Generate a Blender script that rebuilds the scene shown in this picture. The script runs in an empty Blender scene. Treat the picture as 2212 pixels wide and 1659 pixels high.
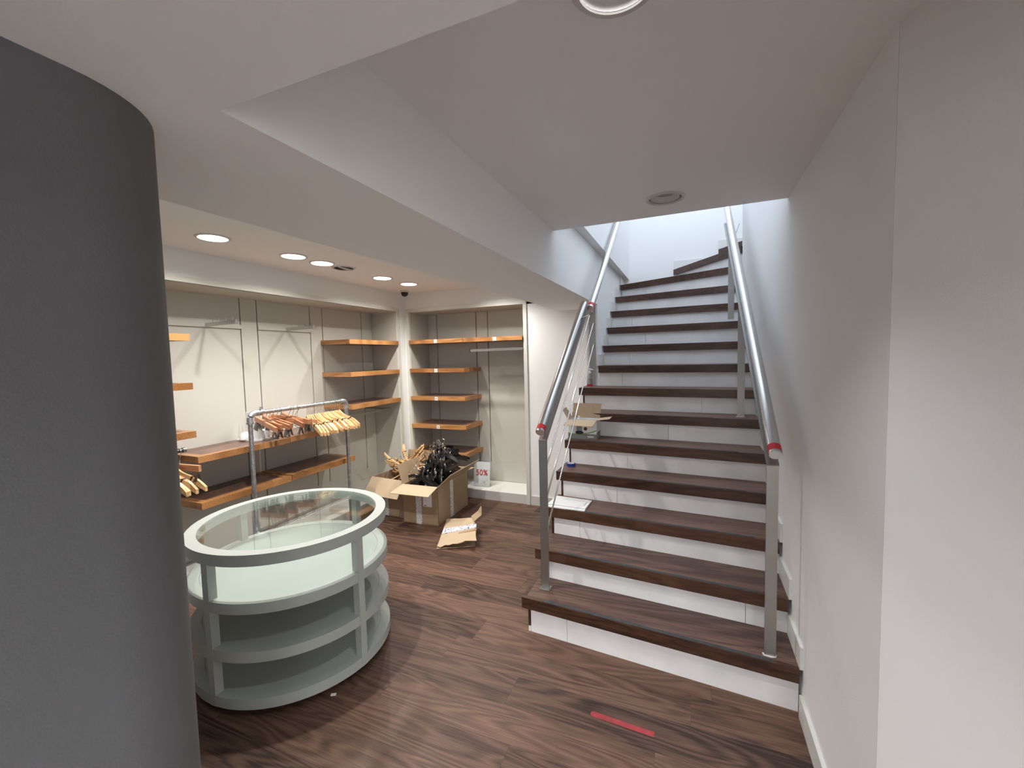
import bpy, bmesh, math, random
from mathutils import Vector, Matrix, Euler
random.seed(7)
R = math.radians
scene = bpy.context.scene
col = scene.collection

# ------------------------------------------------------------------ camera
CAM_H = 1.662
def cam_axes(yaw, pitch, roll):
    cy, sy, cp, sp = math.cos(yaw), math.sin(yaw), math.cos(pitch), math.sin(pitch)
    F = Vector((-sy*cp, cy*cp, sp)); Rt = Vector((cy, sy, 0)); U = Rt.cross(F)
    cr, sr = math.cos(roll), math.sin(roll)
    return cr*Rt + sr*U, -sr*Rt + cr*U, F
cr_, cu_, cf_ = cam_axes(.3957, -.0638, -.0239)
cd = bpy.data.cameras.new('camera'); cd.sensor_fit = 'HORIZONTAL'; cd.sensor_width = 36
cd.lens = 926.2934/2212*36; cd.clip_start = .02
cam = bpy.data.objects.new('camera', cd); col.objects.link(cam)
M = Matrix.Identity(4)
for i in range(3):
    M[i][0], M[i][1], M[i][2] = cr_[i], cu_[i], -cf_[i]
M[2][3] = CAM_H
cam.matrix_world = M
scene.camera = cam

# ------------------------------------------------------------------ sky (seen by the open stairwell upstairs only) and exposure
world = bpy.data.worlds.new('sky'); scene.world = world; world.use_nodes = True
bgn = world.node_tree.nodes['Background']
bgn.inputs[0].default_value = (.74, .85, 1, 1); bgn.inputs[1].default_value = 1.55
vs = scene.view_settings
vs.view_transform = 'Standard'; vs.look = 'None'; vs.exposure = 0.82; vs.gamma = 1; vs.use_curve_mapping = False
SPOT_ROOM, SPOT_STAIR, FILL_GLOW = 28, 33, 21
WARM, COOL = (1, .965, .915), (.965, .98, 1)

# ------------------------------------------------------------------ materials
MATS = {}
def nt(name):
    m = bpy.data.materials.new(name); m.use_nodes = True
    t = m.node_tree; b = t.nodes['Principled BSDF']
    MATS[name] = m
    return m, t, b
def N(t, kind, **kw):
    n = t.nodes.new(kind)
    for k, v in kw.items(): setattr(n, k, v)
    return n
def plain(name, colr, rough=.5, metal=0, bump=0, bscale=300, var=0, vscale=3, coat=0, spec=None):
    m, t, b = nt(name)
    b.inputs['Base Color'].default_value = (*colr, 1); b.inputs['Roughness'].default_value = rough
    b.inputs['Metallic'].default_value = metal
    if spec is not None: b.inputs['Specular IOR Level'].default_value = spec
    if coat: b.inputs['Coat Weight'].default_value = coat
    tc = N(t, 'ShaderNodeTexCoord')
    if var:
        n = N(t, 'ShaderNodeTexNoise'); n.inputs['Scale'].default_value = vscale; n.inputs['Detail'].default_value = 4
        t.links.new(tc.outputs['Object'], n.inputs['Vector'])
        r = N(t, 'ShaderNodeValToRGB')
        r.color_ramp.elements[0].position = .3; r.color_ramp.elements[1].position = .7
        r.color_ramp.elements[0].color = (*[c*(1-var) for c in colr], 1); r.color_ramp.elements[1].color = (*[min(1, c*(1+var)) for c in colr], 1)
        t.links.new(n.outputs[0], r.inputs[0]); t.links.new(r.outputs[0], b.inputs['Base Color'])
    if bump:
        n = N(t, 'ShaderNodeTexNoise'); n.inputs['Scale'].default_value = bscale; n.inputs['Detail'].default_value = 2
        t.links.new(tc.outputs['Object'], n.inputs['Vector'])
        bp = N(t, 'ShaderNodeBump'); bp.inputs['Strength'].default_value = bump; bp.inputs['Distance'].default_value = .002
        t.links.new(n.outputs[0], bp.inputs['Height']); t.links.new(bp.outputs[0], b.inputs['Normal'])
    return m
def wood(name, dark, light, rings=14, sx=.8, sy=5, rough=.4, axis='X', tint=.25, spec=.5, contrast=(.25, .8), ringw=.13, fibre=1, blot=.9):
    """growth rings as contour lines of a stretched noise field: cathedral figure and knots; every object gets its own offset"""
    m, t, b = nt(name)
    b.inputs['Roughness'].default_value = rough; b.inputs['Specular IOR Level'].default_value = spec
    tc = N(t, 'ShaderNodeTexCoord'); oi = N(t, 'ShaderNodeObjectInfo')
    mul = N(t, 'ShaderNodeMath', operation='MULTIPLY'); mul.inputs[1].default_value = 57
    t.links.new(oi.outputs['Random'], mul.inputs[0])
    cx = N(t, 'ShaderNodeCombineXYZ'); t.links.new(mul.outputs[0], cx.inputs[2]); t.links.new(mul.outputs[0], cx.inputs[0])
    add = N(t, 'ShaderNodeVectorMath', operation='ADD')
    t.links.new(tc.outputs['Object'], add.inputs[0]); t.links.new(cx.outputs[0], add.inputs[1])
    sc = N(t, 'ShaderNodeVectorMath', operation='MULTIPLY')
    sc.inputs[1].default_value = (sx, sy, sy) if axis == 'X' else (sy, sx, sy)
    t.links.new(add.outputs[0], sc.inputs[0])
    n1 = N(t, 'ShaderNodeTexNoise'); n1.inputs['Scale'].default_value = 1; n1.inputs['Detail'].default_value = 1.5; n1.inputs['Distortion'].default_value = .4
    t.links.new(sc.outputs[0], n1.inputs['Vector'])
    k = N(t, 'ShaderNodeMath', operation='MULTIPLY'); k.inputs[1].default_value = rings*6.283
    t.links.new(n1.outputs[0], k.inputs[0])
    sn = N(t, 'ShaderNodeMath', operation='SINE'); t.links.new(k.outputs[0], sn.inputs[0])
    s2 = N(t, 'ShaderNodeVectorMath', operation='MULTIPLY')
    s2.inputs[1].default_value = (6, 160, 160) if axis == 'X' else (160, 6, 160)
    t.links.new(add.outputs[0], s2.inputs[0])
    n2 = N(t, 'ShaderNodeTexNoise'); n2.inputs['Scale'].default_value = 1; n2.inputs['Detail'].default_value = 4
    t.links.new(s2.outputs[0], n2.inputs['Vector'])
    n3 = N(t, 'ShaderNodeTexNoise'); n3.inputs['Scale'].default_value = .8; n3.inputs['Detail'].default_value = 2
    t.links.new(sc.outputs[0], n3.inputs['Vector'])
    a = N(t, 'ShaderNodeMath', operation='MULTIPLY_ADD'); a.inputs[1].default_value = ringw
    fb = N(t, 'ShaderNodeMath', operation='MULTIPLY_ADD'); fb.inputs[1].default_value = fibre; fb.inputs[2].default_value = .5*(1-fibre)
    t.links.new(n2.outputs[0], fb.inputs[0])
    t.links.new(sn.outputs[0], a.inputs[0]); t.links.new(fb.outputs[0], a.inputs[2])
    a2 = N(t, 'ShaderNodeMath', operation='MULTIPLY_ADD'); a2.inputs[1].default_value = blot
    t.links.new(n3.outputs[0], a2.inputs[0]); t.links.new(a.outputs[0], a2.inputs[2])
    a3 = N(t, 'ShaderNodeMath', operation='MULTIPLY_ADD'); a3.inputs[1].default_value = tint
    t.links.new(oi.outputs['Random'], a3.inputs[0]); t.links.new(a2.outputs[0], a3.inputs[2])
    a4 = N(t, 'ShaderNodeMath', operation='SUBTRACT'); a4.inputs[1].default_value = blot/2 + tint/2
    t.links.new(a3.outputs[0], a4.inputs[0])
    r = N(t, 'ShaderNodeValToRGB')
    r.color_ramp.elements[0].position = contrast[0]; r.color_ramp.elements[1].position = contrast[1]
    r.color_ramp.elements[0].color = (*dark, 1); r.color_ramp.elements[1].color = (*light, 1)
    t.links.new(a4.outputs[0], r.inputs[0]); t.links.new(r.outputs[0], b.inputs['Base Color'])
    bp = N(t, 'ShaderNodeBump'); bp.inputs['Strength'].default_value = .08; bp.inputs['Distance'].default_value = .001
    t.links.new(n2.outputs[0], bp.inputs['Height']); t.links.new(bp.outputs[0], b.inputs['Normal'])
    return m
def emit(name, colr, strength):
    m, t, b = nt(name)
    b.inputs['Base Color'].default_value = (.9, .9, .9, 1)
    b.inputs['Emission Color'].default_value = (*colr, 1); b.inputs['Emission Strength'].default_value = strength
    return m
def clear(name, tint, refl=.9, ior=1.5):
    m, t, b = nt(name)
    t.nodes.remove(b)
    tr = N(t, 'ShaderNodeBsdfTransparent'); tr.inputs[0].default_value = (*tint, 1)
    gl = N(t, 'ShaderNodeBsdfGlossy'); gl.inputs['Roughness'].default_value = .02; gl.inputs[0].default_value = (refl, refl, refl, 1)
    fr = N(t, 'ShaderNodeFresnel')
    ge = N(t, 'ShaderNodeNewGeometry'); mi = N(t, 'ShaderNodeMix'); mi.inputs[2].default_value = ior; mi.inputs[3].default_value = 1/ior   # the slab is not refracted, so both its faces reflect as air to glass
    t.links.new(ge.outputs['Backfacing'], mi.inputs[0]); t.links.new(mi.outputs[0], fr.inputs[0])
    mx = N(t, 'ShaderNodeMixShader')
    t.links.new(fr.outputs[0], mx.inputs[0]); t.links.new(tr.outputs[0], mx.inputs[1]); t.links.new(gl.outputs[0], mx.inputs[2])
    t.links.new(mx.outputs[0], t.nodes['Material Output'].inputs[0])
    return m
def marks(name, paper, ink, scale=(90, 14, 14), lo=.52, axis_band=None):
    """illegible rows of print on paper"""
    m, t, b = nt(name); b.inputs['Roughness'].default_value = .55
    tc = N(t, 'ShaderNodeTexCoord')
    s = N(t, 'ShaderNodeVectorMath', operation='MULTIPLY'); s.inputs[1].default_value = scale
    t.links.new(tc.outputs['Object'], s.inputs[0])
    n = N(t, 'ShaderNodeTexNoise'); n.inputs['Scale'].default_value = 1; n.inputs['Detail'].default_value = 3
    t.links.new(s.outputs[0], n.inputs['Vector'])
    r = N(t, 'ShaderNodeValToRGB'); r.color_ramp.interpolation = 'CONSTANT'
    r.color_ramp.elements[0].color = (*paper, 1); r.color_ramp.elements[1].color = (*ink, 1); r.color_ramp.elements[1].position = lo
    t.links.new(n.outputs[0], r.inputs[0]); t.links.new(r.outputs[0], b.inputs['Base Color'])
    return m

plain('wall_paint', (.88, .875, .865), .75, bump=.25, bscale=220)
plain('ceiling_paint', (.93, .925, .92), .85, bump=.15, bscale=200)
plain('grey_paint', (.118, .120, .124), .7, bump=.3, bscale=260)
plain('panel_paint', (.55, .535, .485), .45)
plain('frame_paint', (.66, .65, .59), .4)
plain('platform_paint', (.80, .80, .75), .35)
plain('base_paint', (.60, .58, .55), .4)
plain('slot_metal', (.012, .010, .009), .7)
wood('plank_wood', (.030, .0165, .012), (.205, .112, .075), rings=14, sx=.8, sy=6.5, rough=.48, tint=.36, contrast=(.08, .98), ringw=.16, fibre=.8, blot=.6, spec=.35)
plain('floor_base', (.06, .035, .028), .6)
wood('tread_wood', (.06, .032, .025), (.19, .105, .078), rings=12, sx=.6, sy=5, rough=.45, tint=.12)
wood('nosing_wood', (.034, .014, .008), (.110, .050, .028), rings=8, sx=.6, sy=8, rough=.35, tint=.1)
plain('riser_white', (.84, .835, .83), .5, var=.06, vscale=5)
plain('grip_black', (.045, .05, .052), .75, bump=.5, bscale=900, var=.3, vscale=40)
plain('skirt_white', (.74, .74, .71), .4)
wood('shelf_edge', (.26, .105, .032), (.58, .285, .105), rings=9, sx=5, sy=.9, rough=.3, tint=.1)
wood('shelf_top', (.07, .034, .023), (.23, .115, .072), rings=8, sx=5, sy=.9, rough=.28, tint=.1)
wood('shelf_edge_x', (.26, .105, .032), (.58, .285, .105), rings=9, sx=.9, sy=5, rough=.3, tint=.1)
wood('shelf_top_x', (.07, .034, .023), (.23, .115, .072), rings=8, sx=.9, sy=5, rough=.28, tint=.1)
plain('steel', (.62, .615, .60), .25, metal=1, bump=.04, bscale=500)
plain('steel_dull', (.40, .39, .37), .42, metal=1, bump=.05, bscale=600)
plain('chrome', (.72, .72, .72), .12, metal=1)
plain('galvanised', (.50, .52, .54), .48, metal=1, var=.25, vscale=45)
plain('dark_metal', (.10, .095, .09), .4, metal=.8)
plain('red_tape', (.55, .02, .03), .4)
plain('red_floor', (.32, .035, .04), .55, var=.2, vscale=25)
plain('table_paint', (.42, .45, .42), .42)
plain('table_board', (.41, .46, .435), .32)
clear('table_glass', (.96, .985, .97))
clear('clear_plastic', (.96, .97, .97), ior=1.35)
clear('bottle_plastic', (.90, .915, .93), ior=1.5)
clear('bottle_label', (.86, .86, .87), ior=1.3)
wood('hanger_wood', (.50, .27, .10), (.86, .58, .30), rings=6, sx=2, sy=9, rough=.32, tint=.3)
wood('clip_bar_wood', (.33, .125, .055), (.60, .28, .14), rings=6, sx=2, sy=9, rough=.35, tint=.3)
plain('hanger_black', (.012, .012, .013), .22)
plain('hanger_grip', (.05, .03, .02), .6)
plain('wire', (.62, .60, .56), .25, metal=1)
plain('clip_metal', (.20, .18, .165), .38, metal=.9)
plain('cardboard', (.36, .25, .155), .8, var=.10, vscale=7, bump=.15, bscale=120)
plain('cardboard_in', (.40, .29, .18), .8, var=.07, vscale=9)
plain('cardboard_pale', (.54, .41, .275), .75, var=.05, vscale=9)
marks('tape_print', (.72, .71, .69), (.30, .30, .31), (170, 170, 60), .57)
marks('tape_print_blue', (.74, .74, .76), (.05, .05, .20), (60, 60, 60), .58)
plain('paper_white', (.82, .82, .82), .5)
plain('print_red', (.50, .04, .04), .5)
plain('print_black', (.012, .012, .014), .4)
plain('print_grey', (.20, .21, .21), .4)
plain('print_green', (.22, .36, .05), .4)
plain('print_silver', (.40, .40, .42), .3, metal=.6)
plain('print_brown', (.12, .05, .02), .4)
plain('sheet_line', (.42, .42, .44), .5)
plain('blue_plastic', (.012, .045, .24), .3)
plain('pump_white', (.80, .80, .80), .35)
plain('trim_white', (.66, .65, .63), .35)
plain('reflector_dull', (.62, .61, .60), .3)
plain('reflector', (.75, .75, .75), .12, metal=1)
plain('can_inside', (.07, .068, .065), .6)
plain('dome_dark', (.012, .012, .013), .12)
emit('lamp_on', (1, .98, .95), 7)
emit('fill_glow', COOL, FILL_GLOW)
plain('lamp_off', (.45, .44, .43), .2)

# ------------------------------------------------------------------ mesh builder
class B:
    def __init__(s): s.bm = bmesh.new()
    def box(s, x0, x1, y0, y1, z0, z1, mat=None):
        vs_ = [s.bm.verts.new(v) for v in ((x0,y0,z0),(x1,y0,z0),(x1,y1,z0),(x0,y1,z0),(x0,y0,z1),(x1,y0,z1),(x1,y1,z1),(x0,y1,z1))]
        for f in ((0,3,2,1),(4,5,6,7),(0,1,5,4),(1,2,6,5),(2,3,7,6),(3,0,4,7)): s.bm.faces.new([vs_[i] for i in f])
        if mat:
            for v in vs_: v.co = mat @ v.co
        return s
    def hexa(s, bottom, top):
        """a closed solid between two polygons with the same number of corners"""
        n = len(bottom)
        b = [s.bm.verts.new(v) for v in bottom]; t = [s.bm.verts.new(v) for v in top]
        s.bm.faces.new(b[::-1]); s.bm.faces.new(t)
        for i in range(n): s.bm.faces.new((b[i], b[(i+1) % n], t[(i+1) % n], t[i]))
        return s
    def prism(s, poly, z0, z1): return s.hexa([(x, y, z0) for x, y in poly], [(x, y, z1) for x, y in poly])
    def sheet(s, quad, th):
        q = [Vector(v) for v in quad]; n = (q[1]-q[0]).cross(q[2]-q[0]).normalized()*th
        return s.hexa([v for v in q], [v+n for v in q])
    def face(s, pts): s.bm.faces.new([s.bm.verts.new(p) for p in pts]); return s
    def tube(s, pts, r, seg=10, caps=True, sq=None):
        """round tube (or rectangular bar when sq=(w,h)) swept along points"""
        pts = [Vector(p) for p in pts]; rings = []
        up0 = Vector((0, 0, 1))
        for i, p in enumerate(pts):
            a = pts[max(0, i-1)]; b = pts[min(len(pts)-1, i+1)]
            d = (b-a).normalized()
            up = up0 if abs(d.z) < .95 else Vector((0, 1, 0))
            u = d.cross(up).normalized(); v = u.cross(d).normalized()
            rr = r[i] if isinstance(r, (list, tuple)) else r
            if sq: ring = [s.bm.verts.new(p + u*sx*sq[0]/2 + v*sy*sq[1]/2) for sx, sy in ((1,1),(-1,1),(-1,-1),(1,-1))]
            else: ring = [s.bm.verts.new(p + (u*math.cos(2*math.pi*k/seg) + v*math.sin(2*math.pi*k/seg))*rr) for k in range(seg)]
            rings.append(ring)
        n = len(rings[0])
        for a, b in zip(rings, rings[1:]):
            for k in range(n): s.bm.faces.new((a[k], a[(k+1) % n], b[(k+1) % n], b[k]))
        if caps: s.bm.faces.new(rings[0][::-1]); s.bm.faces.new(rings[-1])
        return s
    def lathe(s, prof, c=(0, 0, 0), seg=48, close=False):
        rings = []
        for r, z in prof:
            rings.append([s.bm.verts.new((c[0]+r*math.cos(2*math.pi*k/seg), c[1]+r*math.sin(2*math.pi*k/seg), c[2]+z)) for k in range(seg)] if r > 1e-6 else [s.bm.verts.new((c[0], c[1], c[2]+z))])
        pairs = list(zip(rings, rings[1:]))
        if close: pairs.append((rings[-1], rings[0]))
        for a, b in pairs:
            for k in range(seg):
                k2 = (k+1) % seg
                f = [a[k % len(a)], a[k2 % len(a)], b[k2 % len(b)], b[k % len(b)]]
                f = list(dict.fromkeys(f))
                if len(f) > 2: s.bm.faces.new(f)
        return s
    def plate(s, outer, holes, z):
        """horizontal plate with round holes"""
        edges = []
        def loop(pts):
            v = [s.bm.verts.new((x, y, z)) for x, y in pts]
            for i in range(len(v)): edges.append(s.bm.edges.new((v[i], v[(i+1) % len(v)])))
        loop(outer)
        for (cx, cy, r) in holes: loop([(cx+r*math.cos(2*math.pi*k/32), cy+r*math.sin(2*math.pi*k/32)) for k in range(32)])
        bmesh.ops.triangle_fill(s.bm, use_beauty=True, use_dissolve=False, edges=edges)
        return s
    def obj(s, name, mat, parent=None, bevel=0, smooth=False, local=False, bseg=1):
        if bevel:
            bmesh.ops.bevel(s.bm, geom=[e for e in s.bm.edges if len(e.link_faces) == 2 and e.calc_face_angle(0) > .5], offset=bevel, segments=bseg, affect='EDGES', profile=.5)
        bmesh.ops.recalc_face_normals(s.bm, faces=s.bm.faces)
        me = bpy.data.meshes.new(name)
        if not local:
            base = wloc(parent) if parent else Vector((0, 0, 0))
            if base.length: bmesh.ops.translate(s.bm, verts=s.bm.verts, vec=-base)
        s.bm.to_mesh(me); s.bm.free()
        if smooth:
            for p in me.polygons: p.use_smooth = True
            me.set_sharp_from_angle(angle=R(38))
        me.materials.append(MATS[mat])
        o = bpy.data.objects.new(name, me); col.objects.link(o)
        if parent: o.parent = parent
        return o
def wloc(o):
    v = Vector((0, 0, 0))
    while o: v += Vector(o.location); o = o.parent
    return v
def tag(o, label, cat, group=None):
    o['label'] = label; o['category'] = cat
    if group: o['group'] = group
    return o
def struct(o): o['kind'] = 'structure'; return o
def thing(name, label, cat, loc=(0, 0, 0), group=None):
    o = bpy.data.objects.new(name, None); col.objects.link(o); o.location = loc; o.empty_display_size = .1
    return tag(o, label, cat, group)
def copy_tree(src, parent=None):
    c = src.copy(); col.objects.link(c); c.parent = parent
    for ch in src.children: copy_tree(ch, c)
    return c
def recentre(o):
    """origin to the middle of the mesh, so grain starts from each piece's own centre"""
    me = o.data; c = sum((v.co for v in me.vertices), Vector())/len(me.vertices)
    me.transform(Matrix.Translation(-c)); o.location = Vector(o.location) + c
    return o
def text_mesh(s, size):
    cu = bpy.data.curves.new('t', 'FONT'); cu.body = s; cu.size = size; cu.offset = size*.012; cu.space_character = 1.08; cu.align_x = 'CENTER'; cu.align_y = 'CENTER'
    o = bpy.data.objects.new('t', cu); col.objects.link(o)
    dg = bpy.context.evaluated_depsgraph_get(); me = bpy.data.meshes.new_from_object(o.evaluated_get(dg))
    bpy.data.objects.remove(o); bpy.data.curves.remove(cu)
    return me

# ------------------------------------------------------------------ key dimensions
CEIL, BEAM = 2.458, 2.135
XL, XK = -3.262, -3.63            # left wall face, back of its display recess
YB, YK = 4.425, 4.82              # back wall face, back of its display recess
XR = .470                         # wall right of the stairs
XS = -.815                        # face of the beam and wall left of the stairs
YO = 2.695                        # where the ceiling opens over the stairs
RISE, GO, Z0 = .1908, .2494, .03
def nose(k, x): return 1.9401 + GO*k - .0851*(x-.457)
def tz(k): return Z0 + RISE*k
LAMPS = [(-2.789, 1.833, 1), (-2.767, 2.410, 1), (-2.766, 2.683, 1), (-2.764, 2.913, 0), (-2.774, 3.431, 1), (-2.760, 3.837, 1)]
HIDDEN_LAMPS = [(-1.96, 1.69, 2.5), (-1.96, 3.95, 1.5)]   # second row, behind the beam; the round shadow of the table falls from it
STAIR_LAMPS = [(-.124, 2.404, 0), (-.150, .990, 1)]
FILL_PANELS = [(-.3, -1.6, 1), (.9, -1.6, 1), (2.1, -1.6, 1), (-.3, -2.9, 1), (.9, -2.9, 1), (2.1, -2.9, 1)]  # added, unseen: soft fill light panels in the shop behind the camera
HOLE = .082

# ------------------------------------------------------------------ floor: planks along X, 187.5 mm wide
floor = struct(B().box(-3.7, 3.2, -4.0, 6.0, -.08, -.0065).obj('floor', 'floor_base'))
PW, PL = .1875, 1.285
starts = {1: -1.281, 0: -.822, -1: -1.419, -2: -.712}
plank_cache = {}
for j in range(-12, 15):
    ya = 1.772 + PW*j; yb = ya + PW
    if ya > YB: continue
    rnd = random.Random(j*31+5)
    s0 = starts.get(j, rnd.uniform(-PL, 0))
    x0 = s0 - PL*6
    xmax = 1.6 if ya < 2.05 else (XR if ya < 2.30 else -.86)
    while x0 < xmax:
        a, b = max(x0, XL-.02 if ya > .5 else -1.2), min(x0+PL, xmax)
        x0 += PL
        if b - a < .04: continue
        y2 = min(yb, YB)
        key = (round(b-a, 3), round(y2-ya, 3))
        if key not in plank_cache:
            w, h = (b-a)/2, (y2-ya)/2
            o = B().box(-w+.0003, w-.0003, -h+.0003, h-.0003, -.006, 0).obj('plank', 'plank_wood', floor, bevel=.0006, local=True)
            plank_cache[key] = o.data
        else:
            o = bpy.data.objects.new('plank', plank_cache[key]); col.objects.link(o); o.parent = floor
        o.location = ((a+b)/2, (ya+y2)/2, 0)
# ------------------------------------------------------------------ ceilings, beam and soffit
holes_room = [(x, y, HOLE) for x, y, s in LAMPS + HIDDEN_LAMPS]
struct(B().plate([(XK, .56), (-1.28, .56), (-1.28, YB+.02), (XK, YB+.02)], holes_room, CEIL).obj('ceiling', 'ceiling_paint'))
struct(B().plate([(XS-.02, .56), (1.4, .56), (1.4, YO), (XS-.02, YO)], [(x, y, HOLE) for x, y, s in STAIR_LAMPS], CEIL).obj('ceiling', 'ceiling_paint'))
struct(B().plate([(-1.2, -4), (3.0, -4), (3.0, -1.0), (-1.2, -1.0)], [], CEIL).obj('ceiling', 'ceiling_paint'))
bb = B()
bb.prism([(-1.41, .565), (XS, .565), (XS, 4.075), (-1.29, 4.075)], BEAM, 2.6215)
bb.prism([(-1.30, 4.075), (-.9155, 4.075), (-.9155, YB+.02), (-1.29, YB+.02)], BEAM, 2.6215)
bb.prism([(-1.6, -1.0), (3.0, -1.0), (3.0, .565), (-1.6, .565)], BEAM, CEIL+.06)
struct(bb.obj('ceiling_beam', 'ceiling_paint'))
# ------------------------------------------------------------------ walls
def rounded_partition():
    poly = [(-.909, -4.0)]
    for k in range(13):
        a = R(90*k/12); poly.append((-1.109+.2*math.cos(a), .385+.2*math.sin(a)))
    return poly + [(-3.75, .585), (-3.75, -4.0)]
struct(B().prism(rounded_partition(), 0, BEAM).obj('wall_partition', 'grey_paint', smooth=True))
# left wall with its recess: fascia, corner strip, recess box
FT, FI = 2.232, .040               # recess head height, frame width
LR1 = 4.255                        # recess end (right side panel face)
wl = B()
wl.box(XL-.06, XL, .585, YB, FT, CEIL+.03)
wl.box(XL-.06, XL, LR1, YB, 0, FT)
wl.box(XK-.09, XK-.05, .585, YB+.5, 0, CEIL+.03)
wl.box(XK-.06, XL-.06, .585, LR1, FT, FT+.03)
wl.box(XK-.06, XL-.06, LR1, LR1+.03, 0, FT)
wall_left = struct(wl.obj('wall_left', 'wall_paint'))
# painted linings of the recess (head and side) and the dark slots' backing
B().box(XK-.03, XL, .59, LR1, FT-.006, FT, ).obj('recess_head', 'panel_paint', wall_left)
B().box(XK-.03, XL, LR1-.006, LR1, .11, FT-.006).obj('recess_side', 'panel_paint', wall_left)
B().box(XK-.05, XK-.035, .59, LR1, .0, FT).obj('slot_channel', 'slot_metal', wall_left)
SLOT = .011
seams = [1.385, 1.820, 1.977, 2.572, 2.730, 3.317, 3.477, 4.065]
edges_ = [.6] + seams + [LR1-.006]
for a, b in zip(edges_, edges_[1:]):
    o = B().box(XK-.03, XK, a+SLOT/2, b-SLOT/2, .352, FT-.006).obj('panel', 'panel_paint', wall_left, bevel=.001); 
    o = B().box(XK-.03, XK, a+.0006, b-.0006, .11, .3515).obj('panel', 'panel_paint', wall_left)
B().box(XK-.03, XL, .59, LR1, .0, .107).obj('platform', 'platform_paint', wall_left, bevel=.002)
B().box(XL, XL+.006, .59, LR1+.04, .0, .104).obj('platform_front', 'base_paint', wall_left)
tr1 = B(); tr1.box(XL, XL+.018, .6, LR1+FI, FT, FT+FI); tr1.box(XL, XL+.018, LR1, LR1+FI, .107, FT)
struct(tr1.obj('trim_1', 'frame_paint', bevel=.002))
# back wall with its recess
BX0, BX1 = -3.197, -1.694
wb = B()
wb.box(XL, BX0, YB, YB+.06, 0, FT); wb.box(XL, BX1+.7, YB, YB+.06, FT, CEIL+.03); wb.box(BX1, -.905, YB, YB+.06, 0, CEIL+.03)
wb.box(BX0-.03, BX1+.03, YK+.05, YK+.09, 0, CEIL); wb.box(BX0-.03, BX1+.03, YB+.06, YK+.06, FT, FT+.03)
wb.box(BX0-.03, BX0, YB+.06, YK+.06, 0, FT); wb.box(BX1, BX1+.03, YB+.06, YK+.06, 0, FT)
wall_back = struct(wb.obj('wall_back', 'wall_paint'))
B().box(BX0, BX1, YB, YK+.03, FT-.006, FT).obj('recess_head', 'panel_paint', wall_back)
B().box(BX0, BX0+.006, YB, YK+.03, .11, FT-.006).obj('recess_side', 'panel_paint', wall_back)
B().box(BX1-.006, BX1, YB, YK+.03, .11, FT-.006).obj('recess_side', 'panel_paint', wall_back)
B().box(BX0, BX1, YK+.035, YK+.05, 0, FT).obj('slot_channel', 'slot_metal', wall_back)
bs = [BX0+.006, -3.055, -2.482, -2.321, -1.745, BX1-.006]
for a, b in zip(bs, bs[1:]):
    B().box(a+SLOT/2, b-SLOT/2, YK, YK+.03, .345, FT-.006).obj('panel', 'panel_paint', wall_back, bevel=.001)
    B().box(a+.0006, b-.0006, YK, YK+.03, .11, .3445).obj('panel', 'panel_paint', wall_back)
B().box(BX0, BX1, YB, YK+.03, 0, .107).obj('platform', 'platform_paint', wall_back, bevel=.002)
B().box(BX0, BX1-.004, YB-.006, YB, 0, .104).obj('platform_front', 'base_paint', wall_back)
tr2 = B(); tr2.box(BX0-FI, BX1+FI, YB-.018, YB, FT, FT+FI); tr2.box(BX0-FI, BX0, YB-.018, YB, 0, FT); tr2.box(BX1, BX1+FI, YB-.018, YB, 0, FT)
struct(tr2.obj('trim_2', 'frame_paint', bevel=.002))
struct(B().box(BX1+FI+.012, -.9, YB-.014, YB, 0, .102).obj('baseboard_back', 'base_paint', bevel=.002))
# wall left of the upper stairs, its overhanging upper part, and the stairwell behind
ws = B(); ws.box(-.915, XS, 4.075, 5.83, 0, 2.625)
wall_stair = struct(ws.obj('wall_stair', 'wall_paint'))
struct(B().box(-.95, -.743, YO, 5.83, 2.622, 4.3).obj('wall_upper', 'wall_paint', bevel=.003))
struct(B().box(-.95, 2.2, 5.83, 5.93, 1.4, 4.3).obj('wall_stairwell', 'wall_paint'))
struct(B().box(-.95, XR+.1, YO-.06, YO-.001, CEIL+.004, 2.80).obj('wall_landing', 'wall_paint'))
# wall right of the stairs, ending where the winders turn right; near end turns away at a corner
wr = B()
wr.prism([(XR, 1.390), (XR+.14, 1.390), (XR+.14, 4.90), (XR, 4.90)], 0, 4.3)
wr.box(XR+.14, 2.2, 4.80, 4.90, 1.4, 4.3); wr.box(2.1, 2.2, 4.9, 5.83, 1.4, 4.3)
struct(wr.obj('wall_right', 'wall_paint', bevel=.004, bseg=2))
d2 = Vector((math.sin(R(26)), -math.cos(R(26))))
ex, ey = XR+d2.x*1.25, 1.388+d2.y*1.25
struct(B().prism([(XR, 1.388), (ex, ey), (3.0, ey), (3.0, ey+.1), (XR+.2, 1.388)], 0, CEIL+.02).obj('wall_corner', 'wall_paint'))
ws2 = B(); ws2.box(2.95, 3.05, -4, ey+.1, 0, CEIL+.05); ws2.box(-1.2, 3.05, -4.1, -4, 0, CEIL+.05)
struct(ws2.obj('wall_shop', 'wall_paint'))
struct(B().prism([(XR-.014, 1.39), (XR, 1.39), (XR, 2.19), (XR-.014, 2.19)], 0, .105).obj('baseboard_right', 'skirt_white', bevel=.002))
d2n = Vector((-d2.y, d2.x))
struct(B().prism([(XR-.014, 1.39), (XR, 1.39), (ex, ey), (ex-.014, ey)], 0, .105).obj('baseboard_corner', 'skirt_white'))

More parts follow.
